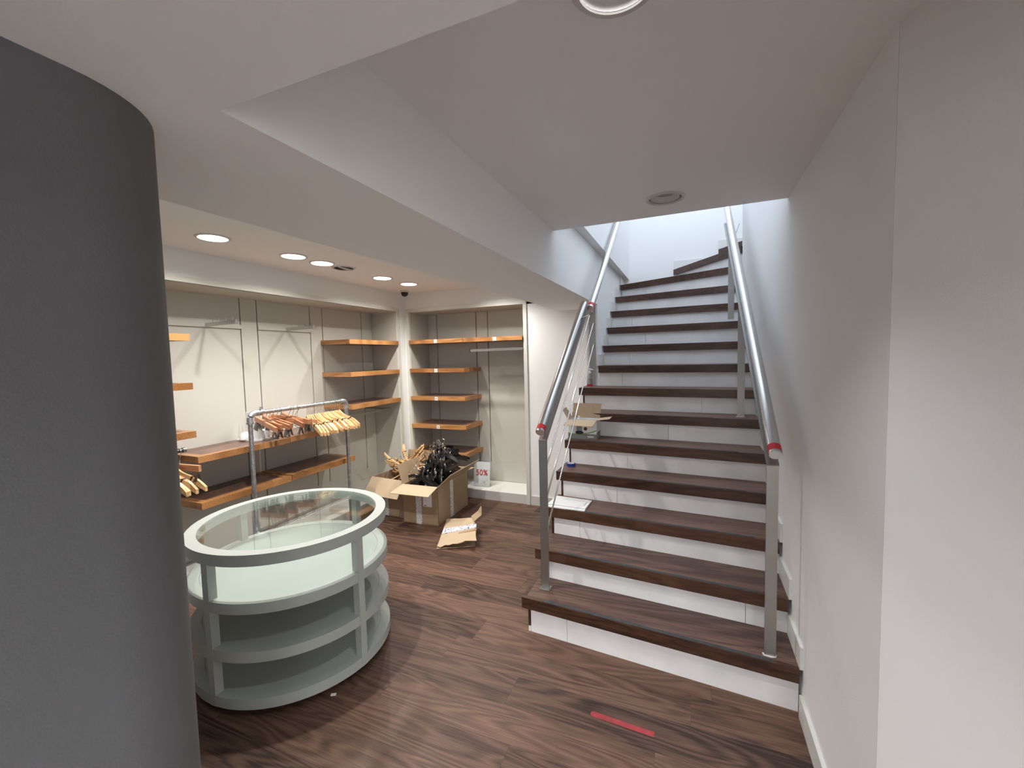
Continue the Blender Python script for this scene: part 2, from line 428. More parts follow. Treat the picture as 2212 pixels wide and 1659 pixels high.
# ------------------------------------------------------------------ staircase
stairs = thing('staircase', 'walnut staircase with white risers and winding top steps beside white wall', 'staircase', (0, 2.2, 0))
def noseline(k):
    if k <= 11:
        xl = -.934 if k <= 7 else -.803
        return (xl, nose(k, xl)), (.457, nose(k, .457))
    return {12: ((-.803, 5.10), (.457, 4.80)), 13: ((-.803, 5.47), (.457, 4.84)), 14: ((-.204, 5.83), (.457, 4.87)), 15: ((.305, 5.83), (.78, 5.14)), 16: ((.9, 5.83), (1.2, 5.0))}[k]
def depth(p, d): return (p[0], p[1]+d)
for k in range(1, 16):
    (lx, ly), (rx, ry) = noseline(k); (nlx, nly), (nrx, nry) = noseline(k+1)
    z = tz(k); th = .066
    if k == 7: nlx, nly = lx, nose(8, lx)
    back_l, back_r = (nlx, nly+.05), (nrx, nry+.05)
    nb = .028                                            # depth of the solid nosing
    wx = Vector((rx-lx, ry-ly)).normalized(); ny = Vector((-wx.y, wx.x))
    def off(p, d): return (p[0]+ny.x*d, p[1]+ny.y*d)
    pts = [off((lx, ly), nb), off((rx, ry), nb), back_r, back_l]
    if k >= 13: pts = [off((lx, ly), nb), off((rx, ry), nb), (nrx, nry+.05), (nlx, min(5.83, nly+.05))] + ([(lx, 5.83)] if k == 13 else [])
    t = B().prism(pts, z-.035, z).obj('tread', 'tread_wood', stairs)
    recentre(t)
    n = B().prism([(lx, ly), (rx, ry), off((rx, ry), nb), off((lx, ly), nb)], z-th, z).obj('nosing', 'nosing_wood', t, bevel=.003)
    recentre(n)
    if k <= 7:
        e = B().prism([off((lx, ly), nb), off((lx+.022, ly), nb), (lx+.022, nose(k+1, lx)+.03), (lx, nose(k+1, lx)+.03)], z-th, z+.0005).obj('side_nosing', 'nosing_wood', t); recentre(e)
    if k <= 7:                                           # worn black grip strip along the edge
        gx0, gx1 = lx+[0, .13, .16, .14, .13, .12, .5, .6][k], rx-[0, .11, .13, .12, .14, .16, .3, .4][k]
        g0, g1 = (gx0, nose(k, gx0)), (gx1, nose(k, gx1))
        gw = .022 if k < 6 else .010
        B().prism([off(g0, .004), off(g1, .004), off(g1, .004+gw), off(g0, .004+gw)], z, z+.0016).obj('grip_strip', 'grip_black', t)
    # riser below this tread: two or three boards with fine joints
    xl = lx+.045 if k <= 7 else lx
    zb = 0 if k == 1 else tz(k-1)
    def at(f): return (xl+(rx-xl)*f, (ly if k > 11 else nose(k, xl)) + (ry-(ly if k > 11 else nose(k, xl)))*f)
    cuts = {1: [.17], 2: [.86], 3: [.14], 4: [.30], 5: [.33], 6: [.54], 7: [.72], 8: [.17], 9: [.2], 10: [.3], 11: [.17], 12: [.1], 13: [.15]}.get(k, [])
    fs = [0] + cuts + [1]
    for fa, fb in zip(fs, fs[1:]):
        a, b = at(fa+(.0008 if fa else 0)), at(fb-(.0008 if fb < 1 else 0))
        B().prism([off(a, .030), off(b, .030), off(b, .046), off(a, .046)], zb, z-th+.002).obj('riser_board', 'riser_white', stairs)
    a, b = at(.004), at(.996)
    B().prism([off(a, .0465), off(b, .0465), off(b, .058), off(a, .058)], zb, z-.036).obj('riser_light_block', 'floor_base', stairs)  # added dark backing: blocks light leaking through the board joints
    if k <= 7:                                           # dark closing strip at the open end
        a = (lx+.028, nose(k, lx+.028)); 
        s_ = B().prism([off(a, .028), (a[0]+.016, off(a, .028)[1]), (a[0]+.016, nose(k+1, a[0])+.04), (a[0], nose(k+1, a[0])+.04)], zb if k > 1 else .035, z-.03).obj('side_strip', 'nosing_wood', stairs); recentre(s_)
        if k == 1: B().prism([off(a, .030), (a[0]+.016, off(a, .030)[1]), (a[0]+.016, nose(2, a[0])), (a[0], nose(2, a[0]))], 0, .035).obj('side_strip', 'riser_white', stairs)
    # stepped skirting on the right wall and, above, on the left wall
    if k <= 12:
        ya, yb_ = ry+.002, (nry if k < 11 else ry+.2)+.03
        B().box(.457, XR, ya, yb_, z, z+.105).obj('skirting', 'skirt_white', stairs, bevel=.002)
    if k >= 8 and k <= 13:
        B().box(XS, -.800, ly+.002, min(nly if k < 13 else 5.8, 5.82)+.03, z, z+.105).obj('skirting', 'skirt_white', stairs, bevel=.002)
B().box(-.2, .12, 5.818, 5.83, tz(14), tz(14)+.105).obj('skirting', 'skirt_white', stairs)
B().box(.305, .6, 5.818, 5.83, tz(15), tz(15)+.105).obj('skirting', 'skirt_white', stairs)

# ------------------------------------------------------------------ railings
RT = .028
def rail_line(x, y0, z0, slope, y1): return (x, y0, z0), (x, y1, z0+slope*(y1-y0))
def cap(parent, p, q, r):
    d = (Vector(q)-Vector(p)).normalized(); p = Vector(p)
    b = B(); b.tube([p-d*.004, p+d*.001], [r*.93, r], 24); b.obj('end_cap', 'chrome', parent, smooth=True)
def band(parent, p, q, r, a=.012, w=.034):
    d = (Vector(q)-Vector(p)).normalized(); p = Vector(p)
    B().tube([p+d*a, p+d*(a+w)], r+.0008, 24).obj('tape_band', 'red_tape', parent, smooth=True)
# left: newel, intermediate post, flat bar, tube on top, three rods
lr = thing('stair_railing', 'steel stair railing with three thin rods and red tape on its tube', 'railing', (-.828, 2.463, tz(1)))
SL = .742
def lbar(y): return 1.150 + (y-2.440)*SL
B().box(-.853, -.803, 2.440, 2.452, tz(1)+.0055, lbar(2.440)).obj('post', 'steel_dull', lr, bevel=.001)
B().box(-.861, -.795, 2.415, 2.478, tz(1), tz(1)+.006).obj('base_plate', 'steel', lr, bevel=.001)
B().tube([(-.828, 2.440, lbar(2.440)-.004), (-.828, 3.70, lbar(3.70)-.004)], 1, sq=(.050, .012)).obj('flat_bar', 'steel_dull', lr)
p0, p1 = (-.836, 2.420, 1.204), (-.836, 3.62, 1.204+1.20*SL)
tb = B().tube([p0, p1], RT, 28).obj('handrail_tube', 'steel', lr, smooth=True)
cap(lr, p0, p1, RT); band(lr, p0, p1, RT)
B().box(-.886, -.827, 4.040, 4.052, tz(7), 2.125).obj('post', 'steel_dull', lr, bevel=.001)
B().box(-.893, -.820, 4.022, 4.068, tz(7), tz(7)+.005).obj('base_plate', 'steel', lr)
for zs, ye in ((.945, 3.86), (.756, 4.046), (.556, 4.046)):
    B().tube([(-.822, 2.446, zs), (-.822-.023*(ye-2.446)/1.6, ye, zs+(ye-2.446)*.757)], .0055, 10).obj('rod', 'chrome', lr, smooth=True)
# left, upper: tube on brackets along the stair wall
ur = thing('wall_handrail', 'steel wall handrail tube with red tape ring at its lower end', 'handrail', (-.70, 3.24, 1.9))
p0, p1 = UR0, UR1 = (-.695, 3.215, 2.010), (-.695, 5.10, 2.010+1.885*.735)
B().tube([p0, p1], RT*.95, 28).obj('handrail_tube', 'steel', ur, smooth=True)
cap(ur, p0, p1, RT*.95); band(ur, p0, p1, RT*.95)
B().tube([(-.695, 3.29, 2.045), (-.695, 3.29, 1.985), (-.715, 3.29, 1.970), (-.833, 3.48, 1.955)], .006, 8).obj('bracket', 'steel', ur, smooth=True)
B().tube([(-.695, 4.35, 2.84), (-.695, 4.35, 2.79), (-.743, 4.35, 2.78)], .006, 8).obj('bracket', 'steel', ur, smooth=True)
# right: three flat posts, bar, tube
rr = thing('stair_railing', 'steel railing tube on three flat posts along the right stair wall', 'railing', (.349, 2.255, tz(1)))
SR = .735
def rbar(y): return 1.138 + (y-2.245)*SR
for y, x, k in ((2.245, .349, 1), (3.560, .343, 6), (4.210, .322, 10)):
    B().box(x-.024, x+.024, y, y+.012, tz(k), rbar(y)).obj('post', 'steel_dull', rr, bevel=.001)
    B().prism([(x-.026+.052*f, y-.004+.018*g) for f, g in ((0,0),(.6,-.3),(1,.2),(1.05,1),(.4,1.2),(-.1,.9))], tz(k), tz(k)+.0035).obj('foot_patch', 'paper_white', rr)
B().tube([(.349, 2.245, rbar(2.245)-.004), (.31, 4.60, rbar(4.60)-.004)], 1, sq=(.050, .012)).obj('flat_bar', 'steel_dull', rr)
p0, p1 = (.352, 2.205, 1.195), (.315, 5.15, 1.195+2.945*SR)
B().tube([p0, p1], RT, 28).obj('handrail_tube', 'steel', rr, smooth=True)
cap(rr, p0, p1, RT); band(rr, p0, p1, RT)
B().tube([(.44, 4.86, 2.92), (.42, 4.85, 2.86), (.40, 4.84, 2.80)], .0018, 6).obj('loose_wire', 'dark_metal', rr)

# ------------------------------------------------------------------ downlights
def downlight(x, y, z, on, power, aim, label, group=None, colr=WARM, tilt=0, ang=150):
    t = thing('downlight', label, 'light', (x, y, z), group)
    B().lathe([(HOLE-.002, -.002), (HOLE, -.006), (.094, -.006), (.100, 0), (HOLE-.001, 0)], (x, y, z), 40).obj('trim_ring', 'trim_white', t, smooth=True)
    B().lathe([(HOLE-.001, 0), (HOLE-.001, .13), (0, .13)], (x, y, z), 32).obj('can', 'can_inside' if tilt else 'trim_white', t, smooth=True)
    g = B(); g.lathe([(.060, .012), (.070, .012), (.077 if not on else .072, .004), (.070, -.004), (.060, -.004)], (0, 0, 0), 36, close=True)
    go = g.obj('gimbal_ring', 'trim_white', t, smooth=True, local=True); go.location = (0, 0, .056 if tilt and on else (.020 if on else .004))
    d = Vector(aim) - Vector((x, y, z))
    tiltdir = Vector((d.x, d.y, 0)); 
    rot = Euler((0, 0, 0))
    ax = Vector((0, 0, -1)).cross(d.normalized())
    if ax.length > 1e-4 and tilt: 
        go.rotation_mode = 'AXIS_ANGLE'; ax.normalize(); go.rotation_axis_angle = (R(tilt), *ax)
    rf = B().lathe([(.060, 0), (.045, .022), (.030, .034)], (0, 0, 0), 32).obj('reflector', 'can_inside' if on and tilt else 'reflector_dull', go, smooth=True, local=True)
    B().lathe([(.0, .026), (.040 if tilt else .046, .018)], (0, 0, 0), 28).obj('lamp', 'lamp_on' if on else 'lamp_off', go, smooth=True, local=True)
    if on:
        ld = bpy.data.lights.new('spot', 'SPOT'); ld.energy = power; ld.color = colr; ld.spot_size = R(ang); ld.spot_blend = 1; ld.shadow_soft_size = .028
        lo = bpy.data.objects.new('spot', ld); col.objects.link(lo); lo.parent = t
        lo.location = (-.014 if tilt else 0, 0, .045 if tilt else .018)
        lo.rotation_mode = 'QUATERNION'; lo.rotation_quaternion = d.to_track_quat('-Z', 'Y')
    return t
for i, (x, y, on) in enumerate(LAMPS):
    lab = 'lit recessed spotlight in the ceiling along the shelved display wall' if on else 'unlit recessed spotlight in the ceiling between the lit ones'
    downlight(x, y, CEIL, on, SPOT_ROOM, (-3.05, y+.03, .5), lab, 'ceiling spotlights over the display wall' if on else None, tilt=24, ang=168)
for x, y, p_ in HIDDEN_LAMPS:
    downlight(x, y, CEIL, 1, SPOT_ROOM*p_, (x, y, 0), 'lit recessed spotlight in the ceiling between the beam and the display wall row', 'ceiling spotlights beside the beam')
downlight(*STAIR_LAMPS[0][:2], CEIL, 0, 0, (-.124, 2.404, 0), 'unlit recessed spotlight in the ceiling edge before the stairs', tilt=0)
downlight(*STAIR_LAMPS[1][:2], CEIL, 1, SPOT_STAIR, (-.30, 1.40, 0), 'lit recessed spotlight in the ceiling before the stair foot', colr=COOL, tilt=0, ang=92)
for x, y, on in FILL_PANELS:
    t = thing('fill_panel', 'added square fill light panel in the unseen shop ceiling beyond the soffit', 'light', (x, y, CEIL), 'added fill light panels')
    fr = B(); fr.box(x-.31, x+.31, y-.31, y-.29, CEIL-.012, CEIL); fr.box(x-.31, x+.31, y+.29, y+.31, CEIL-.012, CEIL); fr.box(x-.31, x-.29, y-.29, y+.29, CEIL-.012, CEIL); fr.box(x+.29, x+.31, y-.29, y+.29, CEIL-.012, CEIL)
    fr.obj('frame', 'trim_white', t)
    B().box(x-.29, x+.29, y-.29, y+.29, CEIL-.006, CEIL-.001).obj('diffuser', 'fill_glow', t)
# dome camera
dc = thing('dome_camera', 'black dome security camera under the ceiling corner', 'camera', (-3.075, 4.185, CEIL))
B().lathe([(.0, 0), (.047, 0), (.047, -.018), (.043, -.022), (0, -.022)], (-3.075, 4.185, CEIL), 32).obj('base', 'trim_white', dc, smooth=True)
B().lathe([(.041, -.022), (.040, -.040), (.032, -.058), (.018, -.068), (0, -.072)], (-3.075, 4.185, CEIL), 32).obj('dome', 'dome_dark', dc, smooth=True)

# ------------------------------------------------------------------ shelves
def shelf_y(y0, y1, ztop, label, group=None, mark=None):
    """shelf in the left recess: wooden edging round a darker board"""
    xf, xb, th, ew = -3.235, XK, .047, .055
    t = thing('wall_shelf', label, 'shelf', ((xf+xb)/2, (y0+y1)/2, ztop-th), group)
    f = B().box(xf-ew, xf, y0, y1, ztop-th, ztop).obj('front_edge', 'shelf_edge', t, bevel=.0015); recentre(f)
    f = B().box(xb, xf-ew, y0, y0+ew, ztop-th, ztop).obj('end_edge', 'shelf_edge_x', t, bevel=.0015); recentre(f)
    f = B().box(xb, xf-ew, y1-ew, y1, ztop-th, ztop).obj('end_edge', 'shelf_edge_x', t, bevel=.0015); recentre(f)
    f = B().box(xb, xf-ew-.0005, y0+ew+.0005, y1-ew-.0005, ztop-th+.002, ztop-.0015).obj('board', 'shelf_top', t); recentre(f)
    return t
def shelf_x(x0, x1, ztop, label, stick=None, group=None):
    yf, yb, th, ew = 4.385, YK, .047, .055
    t = thing('wall_shelf', label, 'shelf', ((x0+x1)/2, (yf+yb)/2, ztop-th), group)
    f = B().box(x0, x1, yf, yf+ew, ztop-th, ztop).obj('front_edge', 'shelf_edge_x', t, bevel=.0015); recentre(f)
    for a, b in ((x0, x0+ew), (x1-ew, x1)):
        f = B().box(a, b, yf+ew, yb, ztop-th, ztop).obj('end_edge', 'shelf_edge', t, bevel=.0015); recentre(f)
    f = B().box(x0+ew+.0005, x1-ew-.0005, yf+ew+.0005, yb, ztop-th+.002, ztop-.0015).obj('board', 'shelf_top_x', t); recentre(f)
    if stick:
        zc = ztop-th/2-.001
        s_ = B().box(stick-.021, stick+.021, yf-.0012, yf, zc-.021, zc+.021).obj('sticker', 'paper_white', t)
        fr = B()
        for a, b, c, d in ((-.009, .009, .006, .009), (-.009, .009, -.009, -.006), (-.009, -.006, -.006, .006), (.006, .009, -.006, .006)):
            fr.box(stick+a, stick+b, yf-.0018, yf-.0012, zc+c, zc+d)
        fr.obj('sticker_print', 'print_grey', s_)
    return t
for z, w in ((1.880, 'highest'), (1.540, 'middle'), (1.199, 'lowest')):
    shelf_y(3.445, LR1-.008, z, f'{w} of the three short wooden shelves left of the room corner')
G_END = 'shelf ends beside the grey wall'
for z, w in ((1.874, 'highest'), (1.532, 'middle'), (1.190, 'lowest')):
    shelf_y(1.155, 1.917, z, f'{w} wooden shelf whose end shows beside the grey rounded wall', G_END)
shelf_y(1.917, 2.676, 1.002, 'long wooden shelf carrying the white display stand')
shelf_y(2.684, 3.443, 1.008, 'long wooden shelf behind the hanging wooden coat hangers')
shelf_y(1.919, 2.672, .663, 'low wooden shelf under the one with the white display stand')
shelf_y(2.680, 3.442, .667, 'low wooden shelf under the one behind the wooden hangers')
shelf_x(BX0+.007, -2.438, 1.890, 'highest wooden shelf with white sticker, above the four stacked shelves', -2.807)
shelf_x(-2.432, BX1-.007, 1.890, 'highest wooden shelf with white sticker, above the thin hanging rod', -2.033)
for z, w, st in ((1.542, 'second', -2.814), (1.203, 'third', -2.822), (.861, 'fourth', -2.809), (.528, 'lowest', None)):
    shelf_x(BX0+.007, -2.431, z, f'{w} wooden shelf from the top in the stack above the hanger boxes' if st else 'lowest wooden shelf of the stack, behind the box of black hangers', st)
# hanging rods and arms of the wall system
hr = thing('hanging_rod', 'thin dark hanging rod under the highest shelf at the room corner recess', 'rod', (-2.02, 4.40, 1.735))
B().tube([(-2.352, 4.40, 1.742), (BX1-.006, 4.40, 1.748)], 1, sq=(.012, .028)).obj('rod', 'steel_dull', hr)
B().box(-2.352, -2.346, 4.394, 4.406, 1.722, 1.765).obj('end_stop', 'dark_metal', hr)
for x in (-2.30, -1.75): B().tube([(x, 4.40, 1.745), (x, YK, 1.745)], .006, 8).obj('bracket', 'dark_metal', hr)
ur2 = thing('hanging_rail', 'chrome hanging rail bracketed under the lowest short shelf', 'rail', (-3.30, 3.85, 1.07))
B().tube([(-3.30, 3.47, 1.078), (-3.30, 4.125, 1.078)], 1, sq=(.012, .026)).obj('rod', 'steel_dull', ur2)
B().tube([(XK, 4.066, 1.088), (-3.30, 4.110, 1.080)], .008, 8).obj('bracket', 'steel_dull', ur2)
B().tube([(XK, 3.478, 1.088), (-3.30, 3.478, 1.080)], .008, 8).obj('bracket', 'steel_dull', ur2)
B().box(-3.308, -3.292, 4.125, 4.131, 1.060, 1.096).obj('end_stop', 'chrome', ur2)
for (ya, yb_, lab) in ((1.977, 2.572, 'steel hanging arm with upright pins nearest the grey wall'), (2.730, 3.317, 'steel hanging arm with upright pins nearest the short shelves')):
    ym = (ya+yb_)/2
    t = thing('pinned_rail', lab, 'rail', (XK, ym, 1.975))
    B().box(XK+.001, XK+.014, ya, yb_, 1.960, 1.994).obj('cross_bar', 'panel_paint', t, bevel=.001)
    B().tube([(XK+.014, ym, 1.977), (-3.27, ym+.01, 1.984)], 1, sq=(.014, .030)).obj('arm', 'steel', t)
    B().box(-3.276, -3.268, ym+.0, ym+.02, 1.966, 2.004).obj('end_stop', 'chrome', t)
    for x in (-3.30, -3.38, -3.46, -3.54): B().tube([(x, ym+.005, 1.995), (x, ym+.005, 2.022)], .003, 6).obj('pin', 'chrome', t)

# ------------------------------------------------------------------ hangers (built once, copied)
def hook_pts(r=.021, stem=.062):
    pts = [(0, 0, -.012), (0, 0, stem*.4), (.006, 0, stem*.75)]
    c = (0, stem+r*.9)
    for k in range(12):
        a = R(-35+k*20.5); pts.append((c[0]+r*math.cos(a), 0, c[1]+r*math.sin(a)))
    return pts
HOOK_TOP = .062+.021*.9+.021          # inner top of the hook over the hanger's neck
def sag(a): return .130*(a + .06*math.sin(2*math.pi*a) + .10*a**4)
def suit_body(half=.215, thick=.011, fwd=.045):
    b = B(); rings = []
    for i in range(-9, 10):
        u = i/9; a = abs(u)
        x = u*half; zc = -.014 - sag(a)
        h = .030 + .020*a - (.10*(a-.8) if a > .8 else 0)
        th = thick*(1+.45*a**2); y = fwd*a*a
        rings.append([b.bm.verts.new((x, y-th/2, zc-h/2)), b.bm.verts.new((x, y+th/2, zc-h/2)), b.bm.verts.new((x, y+th/2, zc+h/2)), b.bm.verts.new((x, y-th/2, zc+h/2))])
    for p, q in zip(rings, rings[1:]):
        for k in range(4): b.bm.faces.new((p[k], p[(k+1) % 4], q[(k+1) % 4], q[k]))
    b.bm.faces.new(rings[0][::-1]); b.bm.faces.new(rings[-1])
    return b
def make_suit(name, mat, label, sticker=False, grips=True, thick=.011, half=.215):
    t = thing(name, label, 'hanger')
    bo = suit_body(half=half, thick=thick).obj('arms', mat, t, bevel=.003, bseg=2, smooth=True, local=True)
    B().tube(hook_pts(), .0023, 6).obj('hook', 'wire', t, smooth=True, local=True)
    if grips:
        for s in (-1, 1):
            g = B(); a = .60; x = s*a*half; y = .045*a*a; z = -.014-sag(a)
            g.tube([(x-s*.004, y, z+.003), (x+s*.004, y, z-.002)], 1, sq=(thick*1.45, .044)); g.obj('notch_band', 'hanger_grip', t, local=True)
    if sticker:
        B().lathe([(0, 0), (.014, 0), (.014, .001), (0, .001)], (0, 0, 0), 20).obj('sticker', 'paper_white', t, local=True)
        st = t.children[-1]; st.rotation_euler = (R(90), 0, 0); st.location = (.02, -.008, -.020)
    return t
def make_clip(label):
    t = thing('clip_hanger', label, 'hanger')
    B().box(-.185, .185, -.009, .009, -.040, 0).obj('bar', 'clip_bar_wood', t, bevel=.002, local=True)
    B().tube(hook_pts(), .0023, 6).obj('hook', 'wire', t, smooth=True, local=True)
    B().tube([(-.17, 0, -.060), (.17, 0, -.060)], .002, 6).obj('clip_wire', 'clip_metal', t, local=True)
    for s in (-1, 1):
        c = B(); x = s*.155
        c.hexa([(x-.014, -.004, -.036), (x+.014, -.004, -.036), (x+.014, -.001, -.036), (x-.014, -.001, -.036)], [(x-.017, -.020, -.105), (x+.017, -.020, -.105), (x+.017, -.017, -.105), (x-.017, -.017, -.105)])
        c.hexa([(x-.014, .001, -.036), (x+.014, .001, -.036), (x+.014, .004, -.036), (x-.014, .004, -.036)], [(x-.017, .017, -.105), (x+.017, .017, -.105), (x+.017, .020, -.105), (x-.017, .020, -.105)])
        c.tube([(x-.016, 0, -.050), (x+.016, 0, -.050)], .006, 8)
        c.obj('clip', 'clip_metal', t, local=True)
    return t
# pipe rack standing before the shelves
RX, RY0, RY1, RZ = -3.195, 2.292, 3.312, 1.262
rk = thing('pipe_rack', 'galvanised pipe clothes rack hung with wooden hangers', 'clothes rack', (RX, (RY0+RY1)/2, 0))
PR = .0175
for y, s in ((RY0, 1), (RY1, -1)):
    B().tube([(RX, y, .008), (RX, y, RZ-.05)], PR, 16).obj('post', 'galvanised', rk, smooth=True)
    B().lathe([(0, 0), (.045, 0), (.045, .006), (.024, .010), (.022, .03), (PR, .03)], (RX, y, 0), 28).obj('floor_flange', 'galvanised', rk, smooth=True)
    el = [(RX, y, RZ-.075)] + [(RX, y+s*.045*(1-math.cos(R(a))), RZ-.045+.045*math.sin(R(a))) for a in range(0, 91, 15)] + [(RX, y+s*.075, RZ)]
    B().tube(el, PR+.006, 16).obj('elbow', 'galvanised', rk, smooth=True)
    B().tube([(RX, y, RZ-.080), (RX, y, RZ-.066)], PR+.010, 16).obj('collar', 'galvanised', rk, smooth=True)
B().tube([(RX, RY0+.05, RZ), (RX, RY1-.05, RZ)], PR, 16).obj('rail', 'galvanised', rk, smooth=True)
cl = B(); cl.tube([(RX, RY0+.085, RZ), (RX, RY0+.115, RZ)], PR+.008, 14); cl.box(RX-.008, RX+.008, RY0+.09, RY0+.11, RZ+.02, RZ+.045)
cl.obj('clamp', 'steel', rk)
HZ = RZ + PR + .002 - HOOK_TOP
suit0 = make_suit('coat_hanger', 'hanger_wood', 'pale curved wooden coat hanger hanging on the pipe rack')
suit0['group'] = 'wooden coat hangers on the pipe rack'
rn = random.Random(3)
n_suit = 20
for i in range(n_suit):
    t = suit0 if i == 0 else copy_tree(suit0)
    f = i/(n_suit-1)
    t.location = (RX, 2.835 + .385*f, HZ + rn.uniform(-.002, .002))
    t.rotation_euler = (0, R(rn.uniform(-3, 3)), R(-22 + 20*f + rn.uniform(-7, 7)))
clip0 = make_clip('brown wooden clip hanger for trousers hanging on the pipe rack'); clip0['group'] = 'trouser clip hangers on the pipe rack'
cy = [2.425, 2.455, 2.485, 2.520, 2.560, 2.640, 2.680, 2.705, 2.730]
ca = [-14, -9, -17, -7, -12, 38, -14, 48, -10]
for i, (y, a) in enumerate(zip(cy, ca)):
    t = clip0 if i == 0 else copy_tree(clip0)
    t.location = (RX, y, HZ); t.rotation_euler = (0, R(rn.uniform(4, 13)), R(a))
# hangers on the chrome rail beside the grey wall
lrail = thing('hanging_rail', 'chrome hanging rail with hangers, its end before the white display stand shelf', 'rail', (-3.14, 1.6, 1.08))
B().tube([(-3.14, 1.20, 1.088), (-3.14, 1.775, 1.088)], .013, 14).obj('rod', 'dark_metal', lrail, smooth=True)
B().tube([(-3.14, 1.765, 1.088), (-3.14, 1.785, 1.088)], .018, 14).obj('end_stop', 'chrome', lrail, smooth=True)
for y in (1.385, ): B().tube([(XK, y, 1.088), (-3.14, y, 1.088)], .008, 8).obj('bracket', 'dark_metal', lrail)
HZ2 = 1.088+.013+.002-HOOK_TOP
for i, (y, a) in enumerate(((1.60, 8), (1.625, -4), (1.65, 6), (1.68, -3), (1.71, 5))):
    t = copy_tree(suit0); t.location = (-3.14, y, HZ2); t.rotation_euler = (0, 0, R(a))
    t['label'] = 'pale curved wooden coat hanger on the short rail beside the grey wall'; t['group'] = 'wooden hangers beside the grey wall'
t = copy_tree(clip0); t.location = (-3.14, 1.745, HZ2); t.rotation_euler = (0, 0, R(4))
t['label'] = 'brown wooden clip hanger on the short rail beside the grey wall'
if 'group' in t: del t['group']

# ------------------------------------------------------------------ white display stand on the long shelf
ds = thing('display_stand', 'white acrylic display stand on the long wooden shelf', 'display stand', (-3.45, 2.54, 1.0))
zt = 1.0015
B().prism([(-3.59, 2.435), (-3.37, 2.435), (-3.345, 2.640), (-3.585, 2.660)], zt, zt+.012).obj('base_plate', 'paper_white', ds, bevel=.002)
B().box(-3.56, -3.37, 2.515, 2.523, zt+.012, zt+.235).obj('upright_panel', 'pump_white', ds, bevel=.001)
blk = B(); blk.box(-3.52, -3.40, 2.56, 2.62, zt+.012, zt+.075); blk.obj('block', 'pump_white', ds, bevel=.014, bseg=3, smooth=True)
B().lathe([(0, .075), (.03, .070), (.05, .05), (.058, .012), (0, .012)], (-3.50, 2.475, zt), 28).obj('rounded_bust', 'pump_white', ds, smooth=True)

# ------------------------------------------------------------------ round table
TX, TY, TR = -2.108, 1.737, .508
tb = thing('display_table', 'round grey-green four-tier display table with a glass top', 'table', (TX, TY, 0))
def ring(zt_, th, name='tier_ring', inner=.055):
    return B().lathe([(TR, -th), (TR, 0), (TR-inner, 0), (TR-inner, -th)], (TX, TY, zt_), 96, close=True)
ZT = (.784, .554, .321, .092)
for i, z in enumerate(ZT):
    r_ = ring(z, .052 if i else .055).obj('tier_ring', 'table_paint', tb, bevel=.002, smooth=True)
    if i == 0:
        B().lathe([(0, -.012), (TR-.047, -.012), (TR-.047, -.002), (0, -.002)], (TX, TY, z), 96).obj('glass_top', 'table_glass', tb)
        B().lathe([(TR-.052, -.016), (TR-.047, -.016), (TR-.047, -.001), (TR-.052, -.001)], (TX, TY, z), 96, close=True).obj('seal', 'print_grey', tb)
    else:
        B().lathe([(0, -.045), (TR-.0562, -.045), (TR-.0562, -.001), (0, -.001)], (TX, TY, z), 96).obj('board', 'table_board' if i == 1 else 'table_paint', tb)
B().lathe([(0, 0), (TR-.075, 0), (TR-.075, .041), (0, .041)], (TX, TY, 0), 64).obj('plinth', 'print_black', tb)
for a in (-88, -3.4, 89.5, 176.2):
    c = Vector((math.cos(R(a)), math.sin(R(a)), 0)); s_ = Vector((-c.y, c.x, 0))
    b = B(); o_ = Vector((TX, TY, 0)) + c*(TR+.0015)
    hw, dp = .0195, .041
    q = [o_ - s_*hw, o_ + s_*hw, o_ + s_*hw - c*dp, o_ - s_*hw - c*dp]
    b.hexa([(*v.xy, .040) for v in q], [(*v.xy, ZT[0]-.054) for v in q])
    b.obj('post', 'table_paint', tb, bevel=.001)

# ------------------------------------------------------------------ cardboard boxes and their hangers
def carton(name, label, c0, c1, depth_, h, flaps, mat='cardboard'):
    """open carton: c0-c1 is the front bottom edge; flaps give length and fold angle (0 up, 90 outward, 180 down)"""
    a = Vector((*c0, 0)); b = Vector((*c1, 0)); u = (b-a).normalized(); w = (b-a).length; v = Vector((-u.y, u.x, 0)); zv = Vector((0, 0, 1))
    t = thing(name, label, 'box', (a+b)/2 + v*depth_/2)
    th = .006
    def pt(x, y, z): return a + u*x + v*y + zv*z
    walls = {'front': ((0, 0), (w, 0)), 'right': ((w, 0), (w, depth_)), 'back': ((w, depth_), (0, depth_)), 'left': ((0, depth_), (0, 0))}
    for n, (p, q) in walls.items():
        P_, Q_ = pt(*p, 0), pt(*q, 0); dirn = (Q_-P_).normalized(); out = dirn.cross(zv)
        B().hexa([P_, Q_, Q_-out*th, P_-out*th], [x+zv*h for x in (P_, Q_, Q_-out*th, P_-out*th)]).obj('side', mat, t)
        if n in flaps:
            L, ang, splay = flaps[n]
            d = zv*math.cos(R(ang)) + out*math.sin(R(ang))
            pp, qq = P_+zv*h, Q_+zv*h
            n_ = dirn.cross(d).normalized()*.005
            quad = [pp, qq, qq+d*L+dirn*splay, pp+d*L-dirn*splay]
            B().hexa(quad, [x+n_ for x in quad]).obj('flap', 'cardboard_pale' if ang > 60 else 'cardboard_in', t)
    B().hexa([pt(0, 0, .001), pt(w, 0, .001), pt(w, depth_, .001), pt(0, depth_, .001)], [pt(0, 0, .007), pt(w, 0, .007), pt(w, depth_, .007), pt(0, depth_, .007)]).obj('bottom', mat, t)
    return t, pt, w, u, v
bx1, pt1, w1, u1, v1 = carton('carton', 'open cardboard carton heaped with black plastic hangers', (-2.707, 3.526), (-2.302, 3.541), .655, .395, {'front': (.20, 100, .012), 'right': (.20, 48, .01), 'left': (.20, 18, -.01), 'back': (.2, 95, 0)})
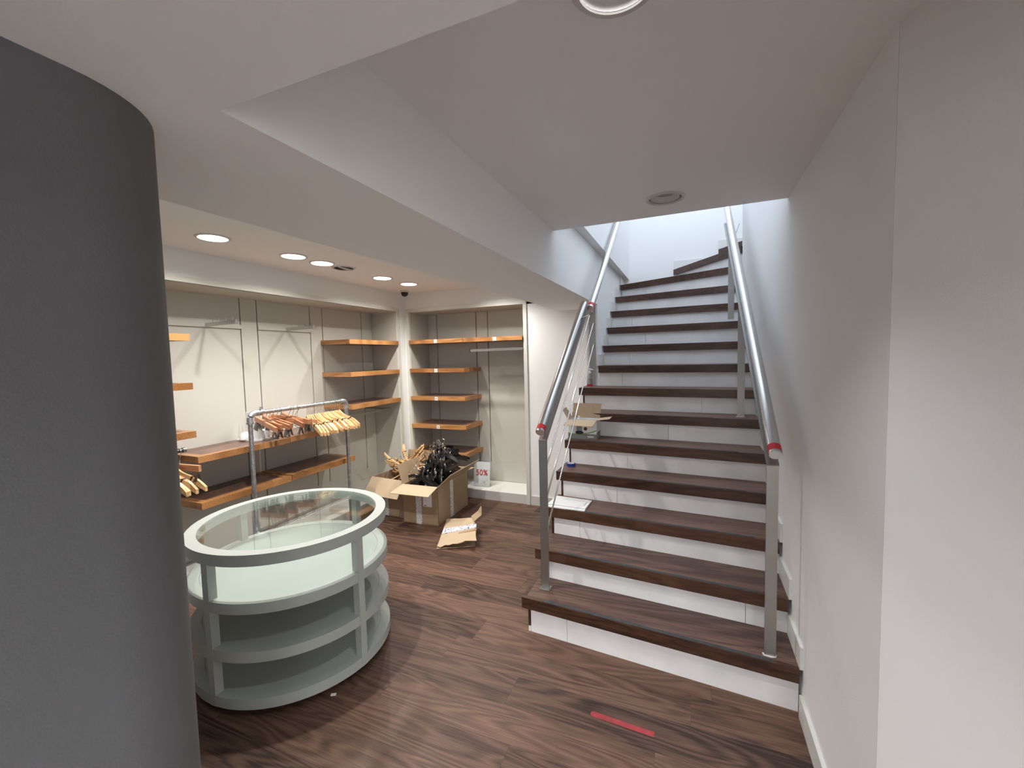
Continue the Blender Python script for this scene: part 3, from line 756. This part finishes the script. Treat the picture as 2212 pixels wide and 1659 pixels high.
def strip(p, q, r_, s_, name, mat, par): return B().sheet([p, q, r_, s_], .0012).obj(name, mat, par)
def front_strip(pt, x0, x1, z0, z1, name, mat, par, e=-.0012): 
    return B().hexa([pt(x0, 0, z0), pt(x1, 0, z0), pt(x1, e, z0), pt(x0, e, z0)], [pt(x0, 0, z1), pt(x1, 0, z1), pt(x1, e, z1), pt(x0, e, z1)]).obj(name, mat, par)
front_strip(pt1, .150, .215, .0, .30, 'packing_tape', 'tape_print', bx1)
lb = front_strip(pt1, .235, .335, .185, .385, 'shipping_label', 'paper_white', bx1)
front_strip(pt1, .245, .275, .193, .199, 'label_print', 'print_black', bx1, -.002)
B().hexa([pt1(w1, .25, 0), pt1(w1, .315, 0), pt1(w1+.0012, .315, 0), pt1(w1+.0012, .25, 0)], [pt1(w1, .25, .39), pt1(w1, .315, .39), pt1(w1+.0012, .315, .39), pt1(w1+.0012, .25, .39)]).obj('packing_tape', 'tape_print', bx1)
bx2, pt2, w2, u2, v2 = carton('carton', 'open cardboard carton filled with pale wooden hangers', (-3.195, 3.640), (-2.745, 3.600), .56, .40, {'front': (.20, 142, .01), 'left': (.18, 110, 0), 'back': (.18, 12, 0)})
front_strip(pt2, .16, .225, .0, .33, 'packing_tape', 'tape_print', bx2)
blk0 = make_suit('black_hanger', 'hanger_black', 'black plastic hanger in the heap filling the cardboard carton', grips=False, thick=.017, half=.19)
blk0['group'] = 'black hangers in the carton'
blk1 = make_suit('black_hanger', 'hanger_black', 'black plastic hanger with round white sticker on the carton heap', sticker=True, grips=False, thick=.017, half=.19)
blk1['group'] = 'stickered black hangers in the carton'
rb = random.Random(11)
used = [False, False]
def settle(t, pt, w, d, h, u, v):
    """nudge a hanger until the part of it below the carton's rim lies inside the carton"""
    o = pt(0, 0, 0)
    arms = t.children[0]
    for _ in range(12):
        m = Matrix.LocRotScale(t.location, t.rotation_euler, None)
        low = [m @ x.co for x in arms.data.vertices]; low = [p for p in low if p.z < h+.012]
        if not low: return
        us = [(p-o).dot(u) for p in low]; vs2 = [(p-o).dot(v) for p in low]
        du = max(0, .010-min(us)) - max(0, max(us)-(w-.010)); dv = max(0, .010-min(vs2)) - max(0, max(vs2)-(d-.010))
        if abs(du) < 1e-4 and abs(dv) < 1e-4: return
        if max(us)-min(us) > w-.02 or max(vs2)-min(vs2) > d-.02: t.location.z += .02
        t.location += u*du + v*dv
def drop(src, idx, loc, rot):
    if not used[idx]: used[idx] = True; t = src
    else: t = copy_tree(src)
    t.location = loc; t.rotation_euler = Euler([R(a) for a in rot], 'XYZ')
    settle(t, pt1, w1, .655, .395, u1, v1)
    return t
for i in range(40):                                    # a bundle standing side by side, hooks up, near arms hanging down
    f = (i % 20)/19
    row = i//20
    pp = pt1(.085 + .215*f + rb.uniform(-.008, .008), (.46, .30)[row] + rb.uniform(-.04, .04), (.600, .545)[row] + .085*math.sin(3.0*min(1, f*1.05)) + rb.uniform(-.025, .02) - .04*f)
    drop(blk1 if i in (9, 24, 33) else blk0, 1 if i in (9, 24, 33) else 0, pp, (rb.uniform(-12, 12), rb.uniform(12, 38), -90 + rb.uniform(-16, 16)))
for i in range(12):                                    # loose ones thrown round it
    x, y = .12+.16*rb.random(), .18+.34*rb.random()
    pp = pt1(x, y, .40 + .07*rb.random())
    drop(blk1 if i == 3 else blk0, 1 if i == 3 else 0, pp, (rb.uniform(20, 100), rb.uniform(-25, 25), 90*rb.choice((-1, 1)) + rb.uniform(-18, 18)))
for x, y, z, rot in ((.203, .045, .475, (-8, 3, 2)), (.200, .085, .490, (-14, -4, -3)), (.10, .13, .46, (10, -75, 10)), (.09, .20, .49, (0, -70, -8)), (.10, .27, .52, (10, -66, 4)), (.21, .46, .680, (0, 6, 4)), (.19, .42, .665, (-10, -8, 14)), (.25, .47, .61, (0, 30, -72)), (.25, .36, .60, (8, 38, -66))):
    drop(blk0, 0, pt1(x, y, z), rot)
rb = random.Random(5)
for i in range(26):
    t = copy_tree(suit0)
    t.location = pt2(.14+.24*rb.random(), .14+.34*i/25, .43 + .11*rb.random())
    t.rotation_euler = Euler((R(rb.uniform(30, 110)), R(rb.uniform(-35, 20)), R(rb.uniform(-50, 60))), 'XYZ')
    settle(t, pt2, w2, .56, .40, u2, v2)
    t['label'] = 'pale wooden hanger lying loose in the cardboard carton by the wall corner'; t['group'] = 'wooden hangers in the carton'
# flattened carton on the floor
fc = thing('flattened_carton', 'flattened torn cardboard carton lying on the wooden floor', 'cardboard', (-2.05, 3.4, 0))
A0, B0, C0, D0 = Vector((-2.037, 3.084, .004)), Vector((-2.277, 3.660, .02)), Vector((-1.907, 3.592, .12)), Vector((-1.692, 3.200, .085))
def crumple(p00, p10, p11, p01, th, amp, seed, nx=10, ny=8, torn=False):
    b = B(); rr_ = random.Random(seed); g = []; lo = []
    nrm = (p10-p00).cross(p01-p00).normalized()
    for j in range(ny+1):
        row = []; row2 = []
        for i in range(nx+1):
            u, v = i/nx, j/ny
            p = (p00*(1-u)+p10*u)*(1-v) + (p01*(1-u)+p11*u)*v
            p = p + nrm*amp*(math.sin(u*5+seed)*math.cos(v*4+seed)+rr_.uniform(-.4, .4))
            if torn and j == 0: p = p + (p01-p00).normalized()*rr_.uniform(0, .035)
            if torn and i == nx: p = p + (p00-p10).normalized()*rr_.uniform(0, .02)
            p.z = max(p.z, .001)
            row.append(b.bm.verts.new(p+nrm*th)); row2.append(b.bm.verts.new(p))
        g.append(row); lo.append(row2)
    for j in range(ny):
        for i in range(nx):
            b.bm.faces.new((g[j][i], g[j][i+1], g[j+1][i+1], g[j+1][i])); b.bm.faces.new((lo[j][i], lo[j+1][i], lo[j+1][i+1], lo[j][i+1]))
    for i in range(nx):
        b.bm.faces.new((lo[0][i], lo[0][i+1], g[0][i+1], g[0][i])); b.bm.faces.new((lo[ny][i+1], lo[ny][i], g[ny][i], g[ny][i+1]))
    for j in range(ny):
        b.bm.faces.new((lo[j+1][0], lo[j][0], g[j][0], g[j+1][0])); b.bm.faces.new((lo[j][nx], lo[j+1][nx], g[j+1][nx], g[j][nx]))
    return b
crumple(A0+Vector((0, 0, .010)), D0, C0, B0+Vector((0, 0, .01)), .005, .003, 2, torn=True).obj('upper_sheet', 'cardboard_pale', fc)
crumple(A0, D0+Vector((-.05, .05, -.080)), C0+Vector((-.06, .06, -.115)), B0+Vector((0, 0, -.018)), .005, .002, 4).obj('lower_sheet', 'cardboard', fc)
def on_sheet(u, v, lift=.0075):
    p00, p10, p11, p01 = A0+Vector((0, 0, .010)), D0, C0, B0+Vector((0, 0, .01))
    n_ = (p10-p00).cross(p01-p00).normalized()
    return (p00*(1-u)+p10*u)*(1-v) + (p01*(1-u)+p11*u)*v + n_*lift
B().hexa([on_sheet(.02, .43, .004), on_sheet(.99, .52, .004), on_sheet(.99, .68, .004), on_sheet(.02, .61, .004)], [on_sheet(.02, .43, .0095), on_sheet(.99, .52, .0095), on_sheet(.99, .68, .0095), on_sheet(.02, .61, .0095)]).obj('printed_tape', 'tape_print_blue', fc)
B().hexa([on_sheet(.5, .34, .004), on_sheet(.99, .40, .004), on_sheet(.99, .47, .004), on_sheet(.5, .41, .004)], [on_sheet(.5, .34, .0085), on_sheet(.99, .40, .0085), on_sheet(.99, .47, .0085), on_sheet(.5, .41, .0085)]).obj('brown_tape', 'cardboard', fc)
tr_ = B(); tr_.sheet([C0+Vector((-.06, .01, 0)), C0+Vector((.03, -.10, 0)), C0+Vector((.075, -.03, .045)), C0+Vector((.0, .04, .05))], .004)
tr_.sheet([C0+Vector((.0, .04, .05)), C0+Vector((.075, -.03, .045)), C0+Vector((.05, .02, .10)), C0+Vector((.03, .05, .10))], .004)
tr_.obj('torn_flap', 'cardboard_in', fc)

# ------------------------------------------------------------------ sale sign
sg = thing('sale_sign', 'acrylic stand-up sign reading 50% in red on the white platform', 'sign', (-2.325, 4.54, .107))
ang = R(4)
mt = Matrix.Translation((-2.325, 4.533, .1075)) @ Matrix.Rotation(ang, 4, 'Z') @ Matrix.Rotation(R(-9), 4, 'X')
B().box(-.105, .105, 0, .003, 0, .308, mt).obj('holder', 'clear_plastic', sg)
B().box(-.104, .104, .0035, .0045, .004, .297, mt).obj('paper', 'paper_white', sg)
ft = Matrix.Translation((-2.325, 4.533, .1075)) @ Matrix.Rotation(ang, 4, 'Z')
B().box(-.105, .105, 0, .09, 0, .003, ft).obj('foot', 'clear_plastic', sg)
me = text_mesh('50%', .088)
me.transform(mt @ Matrix.Translation((0, -.0006, .165)) @ Matrix.Rotation(R(90), 4, 'X') @ Matrix.Scale(1.12, 4, (0, 1, 0)))
me.transform(Matrix.Translation(-wloc(sg))); me.materials.clear(); me.materials.append(MATS['print_red'])
lt = bpy.data.objects.new('lettering', me); col.objects.link(lt); lt.parent = sg

# ------------------------------------------------------------------ things on the steps
# appliance carton on the fifth step
ZB = tz(5)
ap = thing('appliance_box', 'printed appliance box with open flaps on a stair step', 'box', (-.82, 3.48, ZB))
ax0, ax1, ay0, ay1, ah = -.925, -.692, 3.385, 3.525, .152
for q in ((ax0, ax1, ay0, ay0+.003), (ax0, ax1, ay1-.003, ay1), (ax0, ax0+.003, ay0+.003, ay1-.003), (ax1-.003, ax1, ay0+.003, ay1-.003)):
    B().box(*q, ZB, ZB+ah).obj('side', 'paper_white', ap)
B().box(ax0, ax1, ay0-.0006, ay0, ZB, ZB+.040).obj('printed_band', 'print_grey', ap)
B().box(ax1, ax1+.0006, ay0, ay1, ZB, ZB+.055).obj('printed_band', 'print_grey', ap)
gs = B()
for i in range(12):
    xa, xb_ = ax0+(ax1-ax0)*i/12, ax0+(ax1-ax0)*(i+1)/12
    f = lambda x: ZB+.040-.010*math.sin((x-ax0)/(ax1-ax0)*3.1)+.028*((x-ax0)/(ax1-ax0))**2
    gs.hexa([(xa, ay0-.0012, f(xa)), (xb_, ay0-.0012, f(xb_)), (xb_, ay0-.0005, f(xb_)), (xa, ay0-.0005, f(xa))], [(xa, ay0-.0012, f(xa)+.008), (xb_, ay0-.0012, f(xb_)+.008), (xb_, ay0-.0005, f(xb_)+.008), (xa, ay0-.0005, f(xa)+.008)])
gs.obj('printed_swoosh', 'print_green', ap)
def disc_print(cx, cz, rx, rz, name, mat, e):
    B().hexa([(cx+rx*math.cos(R(a)), ay0-e, cz+rz*math.sin(R(a))) for a in range(0, 360, 24)], [(cx+rx*math.cos(R(a)), ay0-.0003, cz+rz*math.sin(R(a))) for a in range(0, 360, 24)]).obj(name, mat, ap)
disc_print(-.832, ZB+.052, .034, .014, 'printed_picture', 'print_black', .0016)
B().box(-.856, -.808, ay0-.0014, ay0, ZB+.055, ZB+.122).obj('printed_picture', 'print_silver', ap)
disc_print(-.782, ZB+.083, .015, .015, 'printed_picture', 'print_brown', .0016)
disc_print(-.888, ZB+.112, .016, .013, 'printed_picture', 'print_black', .0016)
for i, zz in enumerate((.014, .022)): B().box(-.765, -.715, ay0-.0014, ay0, ZB+zz, ZB+zz+.004).obj('printed_text', 'paper_white', ap)
zf = ZB+ah
B().hexa([(ax0, ay0, zf), (ax1, ay0, zf), (ax1-.012, ay0-.105, zf-.034), (ax0-.012, ay0-.105, zf-.030)], [(ax0, ay0, zf+.003), (ax1, ay0, zf+.003), (ax1-.012, ay0-.105, zf-.031), (ax0-.012, ay0-.105, zf-.027)]).obj('flap', 'cardboard_pale', ap)
bk = B()
bk.hexa([(ax0, ay1, zf), (ax1, ay1, zf), (ax1, ay1+.003, zf), (ax0, ay1+.003, zf)], [(ax0, ay1+.045, zf+.118), (ax1+.004, ay1+.045, zf+.118), (ax1+.004, ay1+.048, zf+.118), (ax0, ay1+.048, zf+.118)])
bk.obj('flap', 'cardboard_in', ap)
B().hexa([(ax1, ay0, zf), (ax1, ay1, zf), (ax1+.10, ay1-.01, zf+.016), (ax1+.10, ay0+.02, zf+.012)], [(ax1, ay0, zf+.003), (ax1, ay1, zf+.003), (ax1+.10, ay1-.01, zf+.019), (ax1+.10, ay0+.02, zf+.015)]).obj('flap', 'cardboard_pale', ap)
B().hexa([(ax0, ay0, zf), (ax0, ay1, zf), (ax0-.055, ay1, zf+.085), (ax0-.055, ay0+.02, zf+.08)], [(ax0+.003, ay0, zf), (ax0+.003, ay1, zf), (ax0-.052, ay1, zf+.087), (ax0-.052, ay0+.02, zf+.082)]).obj('flap', 'cardboard_pale', ap)
B().lathe([(0, 0), (.016, 0), (.013, .05), (.008, .055), (.008, .075), (0, .076)], (-.855, 3.47, ZB+.10), 16).obj('plastic_fitting', 'pump_white', ap, smooth=True)
# blue tape roll on the fourth step
tp = thing('tape_roll', 'small roll of blue adhesive tape on a stair step', 'tape', (-.866, 3.235, tz(4)))
B().lathe([(.034, 0), (.034, .024), (.026, .024), (.026, 0)], (-.866, 3.235, tz(4)), 36, close=True).obj('tape', 'blue_plastic', tp, smooth=True)
B().lathe([(.026, .0), (.026, .0245), (.0235, .0245), (.0235, 0)], (-.866, 3.235, tz(4)), 36, close=True).obj('core', 'pump_white', tp, smooth=True)
# white slatted sheets on the third step
Z3 = tz(3)
sh = thing('sheet_stack', 'stack of white ruled plastic sheets on a stair step', 'sheets', (-.79, 2.94, Z3))
q3 = [(-.938, 2.812), (-.662, 2.800), (-.660, 2.985), (-.935, 3.015)]
B().prism(q3, Z3, Z3+.006).obj('lower_sheet', 'paper_white', sh)
q4 = [(-.938, 2.840), (-.664, 2.826), (-.655, 3.010), (-.925, 3.035)]
B().prism(q4, Z3+.0065, Z3+.011).obj('upper_sheet', 'paper_white', sh)
def q4p(u, v):
    a = [Vector((*p, 0)) for p in q4]; p = (a[0]*(1-u)+a[1]*u)*(1-v)+(a[3]*(1-u)+a[2]*u)*v; return (p.x, p.y)
for v in (.05, .2, .35, .5, .65, .8):
    B().prism([q4p(.04, v), q4p(.84, v), q4p(.84, v+.018), q4p(.04, v+.018)], Z3+.011, Z3+.0114).obj('printed_line', 'sheet_line', sh)
B().prism([q4p(.0, .0), q4p(1, .0), q4p(1, .012), q4p(0, .012)], Z3+.011, Z3+.0115).obj('printed_line', 'print_grey', sh)
B().prism([q4p(.905, .3), q4p(.93, .3), q4p(.93, .75), q4p(.905, .75)], Z3+.011, Z3+.0114).obj('printed_line', 'sheet_line', sh)
# pump bottle on the seventh step
Z7 = tz(7)
pb = thing('pump_bottle', 'clear hand sanitiser pump bottle on a stair step beside the post', 'bottle', (-.848, 3.872, Z7))
B().lathe([(0, .0005), (.026, .0005), (.030, .006), (.030, .085), (.026, .105), (.013, .118), (.011, .128), (0, .128)], (-.848, 3.872, Z7), 28).obj('body', 'bottle_plastic', pb, smooth=True)
B().lathe([(.0304, .012), (.0304, .027)], (-.848, 3.872, Z7), 28).obj('red_stripe', 'red_tape', pb, smooth=True)
B().lathe([(.0302, .030), (.0302, .080)], (-.848, 3.872, Z7), 28).obj('label_print', 'bottle_label', pb, smooth=True)
pm = B(); pm.lathe([(0, .128), (.012, .128), (.012, .142), (.005, .144), (.005, .160), (0, .160)], (-.848, 3.872, Z7), 18)
pm.tube([(-.860, 3.872, Z7+.163), (-.846, 3.872, Z7+.165), (-.818, 3.870, Z7+.158)], [.007, .007, .004], 10)
pm.obj('pump', 'pump_white', pb, smooth=True)

# ------------------------------------------------------------------ small things on the floor
ft_ = B(); pts = []
cx0, cx1, cyy0, cyy1 = -.412, -.150, 1.871, 1.857
for k in range(7): a = R(90+30*k); pts.append((cx0+.0145*math.cos(a), cyy0+.0145*math.sin(a)*1.0))
pts += [(cx1+.006, cyy1-.0145), (cx1+.008, cyy1+.0145)]
tag(ft_.prism(pts, 0.0002, .001).obj('floor_tape', 'red_floor'), 'strip of red tape stuck on the wooden floor before the stairs', 'tape')
sc_ = B(); sc_.box(-.012, .012, -.007, .007, .0005, .004, Matrix.Translation((-1.640, 1.522, 0)) @ Matrix.Rotation(R(30), 4, 'Z'))
tag(sc_.obj('paper_scrap', 'paper_white', bevel=.001), 'tiny white scrap lying on the floor beside the round table', 'scrap')
